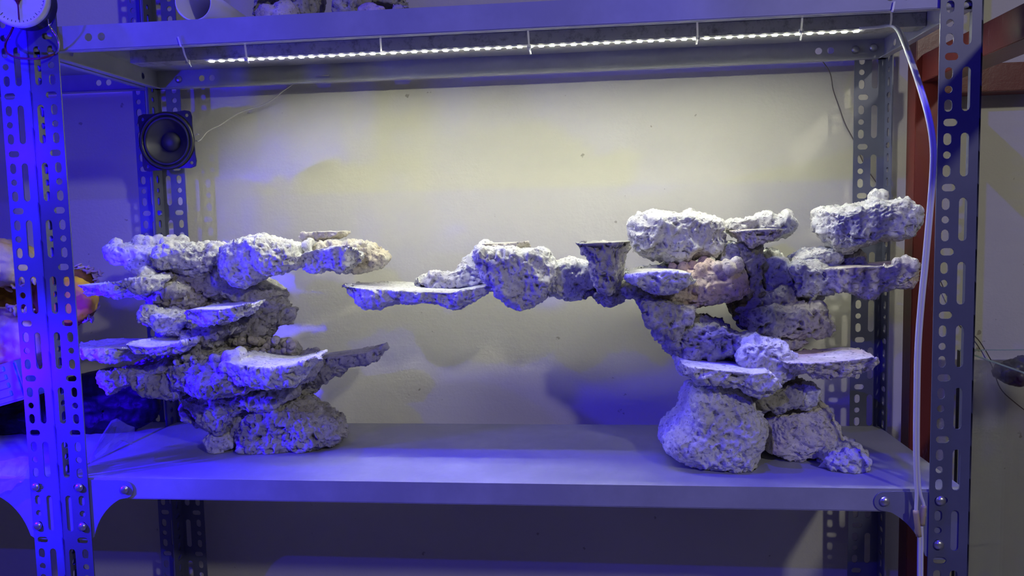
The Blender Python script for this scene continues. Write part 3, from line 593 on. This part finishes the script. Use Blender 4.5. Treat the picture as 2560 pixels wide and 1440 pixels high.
# ------------------------------------------------------------------ left neighbour shelf: sack, blue crate, black bag, plastic
def blob(name, poly, Y0, Tf, Tb, M, parent=None, amp=.006, freq=16, cutz=None, ridg=0, vox=.004, ex=.5):
    SEED[0] += 13; s = SEED[0]
    o = rock(poly, Y0, Tf, Tb, 'p', rough=0, lump=0, vox=vox, parent=parent, name=name, ex=ex)
    me = o.data; N = len(me.vertices); P = np.empty(N*3); me.vertices.foreach_get('co', P); P = P.reshape(-1, 3)
    nn = np.empty(N*3); me.vertex_normals.foreach_get('vector', nn); nn = nn.reshape(-1, 3)
    d = amp*fbm(P*freq, s, 3)
    if ridg: d = d+ridg*(.5-np.abs(vn(P*np.array([14, 20, 60])+2*vn(P*12, s+8)[:, None], s+9)))*1.6
    P = P+nn*d[:, None]
    if cutz is not None: P[:, 2] = np.maximum(P[:, 2], cutz)
    me.vertices.foreach_set('co', P.ravel()); me.update(); me.materials.clear(); me.materials.append(M); return o
M_sack = mat('tan_sack', (.55, .45, .22), .8); g = G(M_sack); n = g.noise(14, 5); n2 = g.noise(120, 4, .7)
g.out(g.mix(g.ramp(n, [(.38, g3(0)), (.62, g3(1))]), (.66, .48, .07), (.66, .58, .30)), g.bump(n2, .6, .002))
M_brown = mat('brown_card', (.26, .13, 0), .7); M_yel = mat('yellow_cloth', (.85, .55, .01), .7)
T = thing('sack', 'crumpled tan and yellow sack with a brown opening, behind the left posts', 'sack', tuple(at(100, 780, Y=.2)))
blob('upper_fold', [(-160, 640), (-100, 612), (0, 604), (40, 612), (72, 640), (96, 672), (92, 700), (60, 715), (20, 722), (-60, 712), (-150, 700)], .17, .06, .08, M_sack, T, .005, 20)
blob('lower_bulk', [(-160, 770), (-60, 768), (40, 770), (80, 778), (105, 800), (128, 850), (128, 900), (60, 926), (-60, 930), (-160, 930)], .17, .045, .08, M_sack, T, .004, 26)
blob('opening', [(-150, 700), (0, 700), (90, 690), (150, 680), (205, 675), (226, 690), (240, 730), (236, 770), (215, 800), (150, 830), (80, 800), (-150, 790)], .20, .03, .05, M_brown, T, .003, 20)
blob('yellow_lining', [(140, 700), (190, 690), (222, 712), (236, 745), (228, 775), (205, 800), (160, 810), (130, 770)], .165, .015, .025, M_yel, T, .004, 30)
bm = bmesh.new(); q = random.Random(5)
for (xa, ya, xb_, yb_, k) in ((20, 722, 92, 700, 26), (196, 668, 252, 690, 34), (236, 700, 244, 770, 18), (200, 800, 232, 800, 14), (80, 780, 20, 772, 16)):
    for i in range(k):
        t = i/(k-1); p = at(xa+(xb_-xa)*t+q.uniform(-5, 5), ya+(yb_-ya)*t+q.uniform(-9, 5), Y=(.20 if xa > 150 else .14)+q.uniform(-.01, .02))
        bmesh.ops.create_icosphere(bm, subdivisions=2, radius=q.uniform(.003, .0055), matrix=Matrix.Translation(Vector(p)) @ Matrix.Rotation(q.uniform(0, 3), 4, 'Y') @ Matrix.Diagonal((.45, 1, 1.5, 1)))
o = obj('frayed_rim', bm, mat('pale_fibre', (.60, .52, .36), .8), T); o['kind'] = 'stuff'
# blue louvred case
M_blue = mat('blue_plastic', (.16, .30, .52), .45)
c0 = at(22, 958, Y=.10); BM = Matrix.Translation(Vector(c0)) @ Matrix.Rotation(math.radians(-15), 4, 'Y')
T = thing('louvred_case', 'light blue plastic case with horizontal louvres at the left edge under the sack', 'case', tuple(c0))
bm = bmesh.new(); bx(bm, -.14, .045, -.03, .02, -.031, .031, BM, .003); obj('body', bm, M_blue, T)
for k in range(4):
    bm = bmesh.new(); bx(bm, -.12, .026, -.0345, -.0295, -.020+.013*k, -.012+.013*k, BM, .0008); obj('slat', bm, M_blue, T)
M_bag = mat('black_bag', (.006, .006, .010), .55, 0, .35); g = G(M_bag); n = g.noise(22, 4, .6, dist=1.2); g.out(None, g.bump(n, .4, .005))
o = blob('rubbish_bag', [(-250, 960), (-100, 965), (0, 985), (60, 990), (150, 950), (230, 930), (290, 925), (350, 945), (392, 985), (400, 1020), (385, 1055), (340, 1080), (250, 1100), (100, 1125), (-60, 1140), (-250, 1140)], .245, .032, .032, M_bag, None, .010, 9, .001, .003)
tag(o, 'black plastic bag slumped on the left rack shelf under the sack', 'bag')
M_clear = mat('clear_film', (.85, .87, .95), .12, 0, .5, Transmission_Weight=.75, IOR=1.15, Alpha=.30)
def film(name, label, quad, n, amp, seed):
    """crumpled film spanning four corner points (two rows)"""
    a, b, c, d = [np.array(p) for p in quad]; V = []
    for j in range(n+1):
        for i in range(n+1):
            u, v_ = i/n, j/n; V.append((a*(1-u)+b*u)*(1-v_)+(d*(1-u)+c*u)*v_)
    V = np.array(V); e = abs(vn(V*28+seed, seed))+.6*abs(vn(V*60, seed+1))
    f1, h1 = wor(V*22, seed); V[:, 2] += amp*(e+f1*.8)-amp*.1; V[:, 1] -= amp*.4*vn(V*33, seed+4)
    bm = bmesh.new(); vs = [bm.verts.new(p) for p in V]
    for j in range(n):
        for i in range(n): bm.faces.new((vs[j*(n+1)+i], vs[j*(n+1)+i+1], vs[(j+1)*(n+1)+i+1], vs[(j+1)*(n+1)+i]))
    o = obj(name, bm, M_clear); so = o.modifiers.new('s', 'SOLIDIFY'); so.thickness = .0003; return tag(o, label, 'plastic bag')
# standing loop of film beside the left post
bm = bmesh.new()
ring = [(222, 1150, .06), (250, 1095, .07), (278, 1052, .085), (292, 1046, .09), (318, 1062, .10), (336, 1068, .115), (337, 1090, .12), (330, 1112, .12), (312, 1100, .11), (290, 1120, .09), (262, 1142, .075), (226, 1160, .06)]
inner = [(236, 1140, .045), (262, 1100, .05), (283, 1068, .06), (292, 1066, .065), (310, 1078, .07), (322, 1082, .085), (322, 1092, .09), (316, 1102, .09), (300, 1100, .085), (284, 1112, .07), (262, 1132, .06), (240, 1146, .05)]
va = [bm.verts.new(at(x, y, Y=Y)) for x, y, Y in ring]; vb = [bm.verts.new(at(x, y, Y=Y)) for x, y, Y in inner]
for i in range(len(va)):
    j = (i+1) % len(va); bm.faces.new((va[i], va[j], vb[j], vb[i]))
cv = bm.verts.new(at(285, 1095, Y=.08))
for i in range(len(vb)): bm.faces.new((vb[i], vb[(i+1) % len(vb)], cv))
for v in bm.verts: v.co.z = max(v.co.z, .0015)
o = obj('plastic_film', bm, M_clear); so = o.modifiers.new('s', 'SOLIDIFY'); so.thickness = .0003
tag(o, 'clear plastic bag end standing up beside the left front post', 'plastic bag')
film('plastic_film', 'clear crumpled plastic film draped over the shelf edge at the left', [at(-90, 1175, Y=.03), at(95, 1150, Y=.03), at(60, 1215, Y=-.020), at(-90, 1290, Y=-.026)], 26, .010, 31)
# ------------------------------------------------------------------ right side: red frame, glass tank
T = thing('red_stand', 'dark red painted stand behind the right post of the grey rack', 'stand', tuple(at(2300, 1440, Y=.28)))
xl = at(2280, 700, Y=.27)[0]; xr = at(2350, 700, Y=.27)[0]-.004
bm = bmesh.new(); bx(bm, xl, xr, .270, .304, ZB, at(2350, 60, Y=.27)[2], None, .001); obj('leg', bm, M_red, T)
XBm = at(2467, 90, X=xl+.012)
# rail running from the leg towards the room, its left face seen edge-on above eye level
zt = at(2560, 7, X=xl+.008)[2]; zbm = at(2560, 97, X=xl+.008)[2]
bm = bmesh.new(); bx(bm, xl+.008, xl+.058, -.60, .269, zbm, zt, None, .001); obj('rail', bm, M_red, T)
bm = bmesh.new(); bx(bm, xl+.060, 2.2, .325, .372, zbm-.010, zbm+.035, None, .001); obj('rail', bm, M_red, T)
M_glass = mat('aquarium_glass', (.985, 1, .99), .01, 0, .5, Transmission_Weight=1., IOR=1.35)
M_gedge = mat('glass_edge', (.25, .40, .37), .25, 0, .5)
pc = at(2393, 874, Y=.335); gx, gz = pc[0], pc[2]; zb_ = -.46
T = thing('glass_aquarium', 'empty glass aquarium at the right edge beside the grey rack', 'aquarium', (gx+.3, .05, zb_))
for (x0, x1, y0, y1, z0, z1) in ((gx, gx+.006, -.25, .335, zb_+.006, gz), (gx+.006, gx+.60, .329, .335, zb_+.006, gz), (gx+.60, gx+.606, -.25, .335, zb_+.006, gz), (gx+.006, gx+.60, -.25, -.244, zb_+.006, gz)):
    bm = bmesh.new(); bx(bm, x0, x1, y0, y1, z0, z1-.0006); obj('pane', bm, M_glass, T)
    bm = bmesh.new(); bx(bm, x0, x1, y0, y1, z1-.0006, z1); obj('polished_edge', bm, M_gedge, T)
bm = bmesh.new(); bx(bm, gx, gx+.606, -.25, .335, zb_, zb_+.0055); obj('base', bm, M_glass, T)
T2 = bpy.data.objects['red_stand']
for yy in (-.25, .29):
    bm = bmesh.new(); bx(bm, xl+.0005 if yy < 0 else xr+.0005, gx+.65, yy, yy+.04, zb_-.045, zb_-.0003, None, .001); obj('rail', bm, M_red, T2)
for xx in (gx+.61, ):
    for yy in (-.25, .29):
        bm = bmesh.new(); bx(bm, xx, xx+.035, yy, yy+.04, ZB, zb_-.046, None, .001); obj('leg', bm, M_red, T2)
bm = bmesh.new(); bx(bm, xl, xl+.035, -.25, -.21, ZB, zb_-.046, None, .001); obj('leg', bm, M_red, T2)
o = blob('rubbish_bag', [(2496, 928), (2506, 915), (2524, 906), (2545, 904), (2570, 900), (2660, 900), (2700, 950), (2660, 962), (2560, 958), (2530, 955), (2508, 944)], .25, .02, .03, mat('grey_film', (.07, .07, .085), .4), None, .006, 40, None, .006, .0025)
tag(o, 'dark crumpled plastic at the right edge behind the aquarium glass', 'bag')
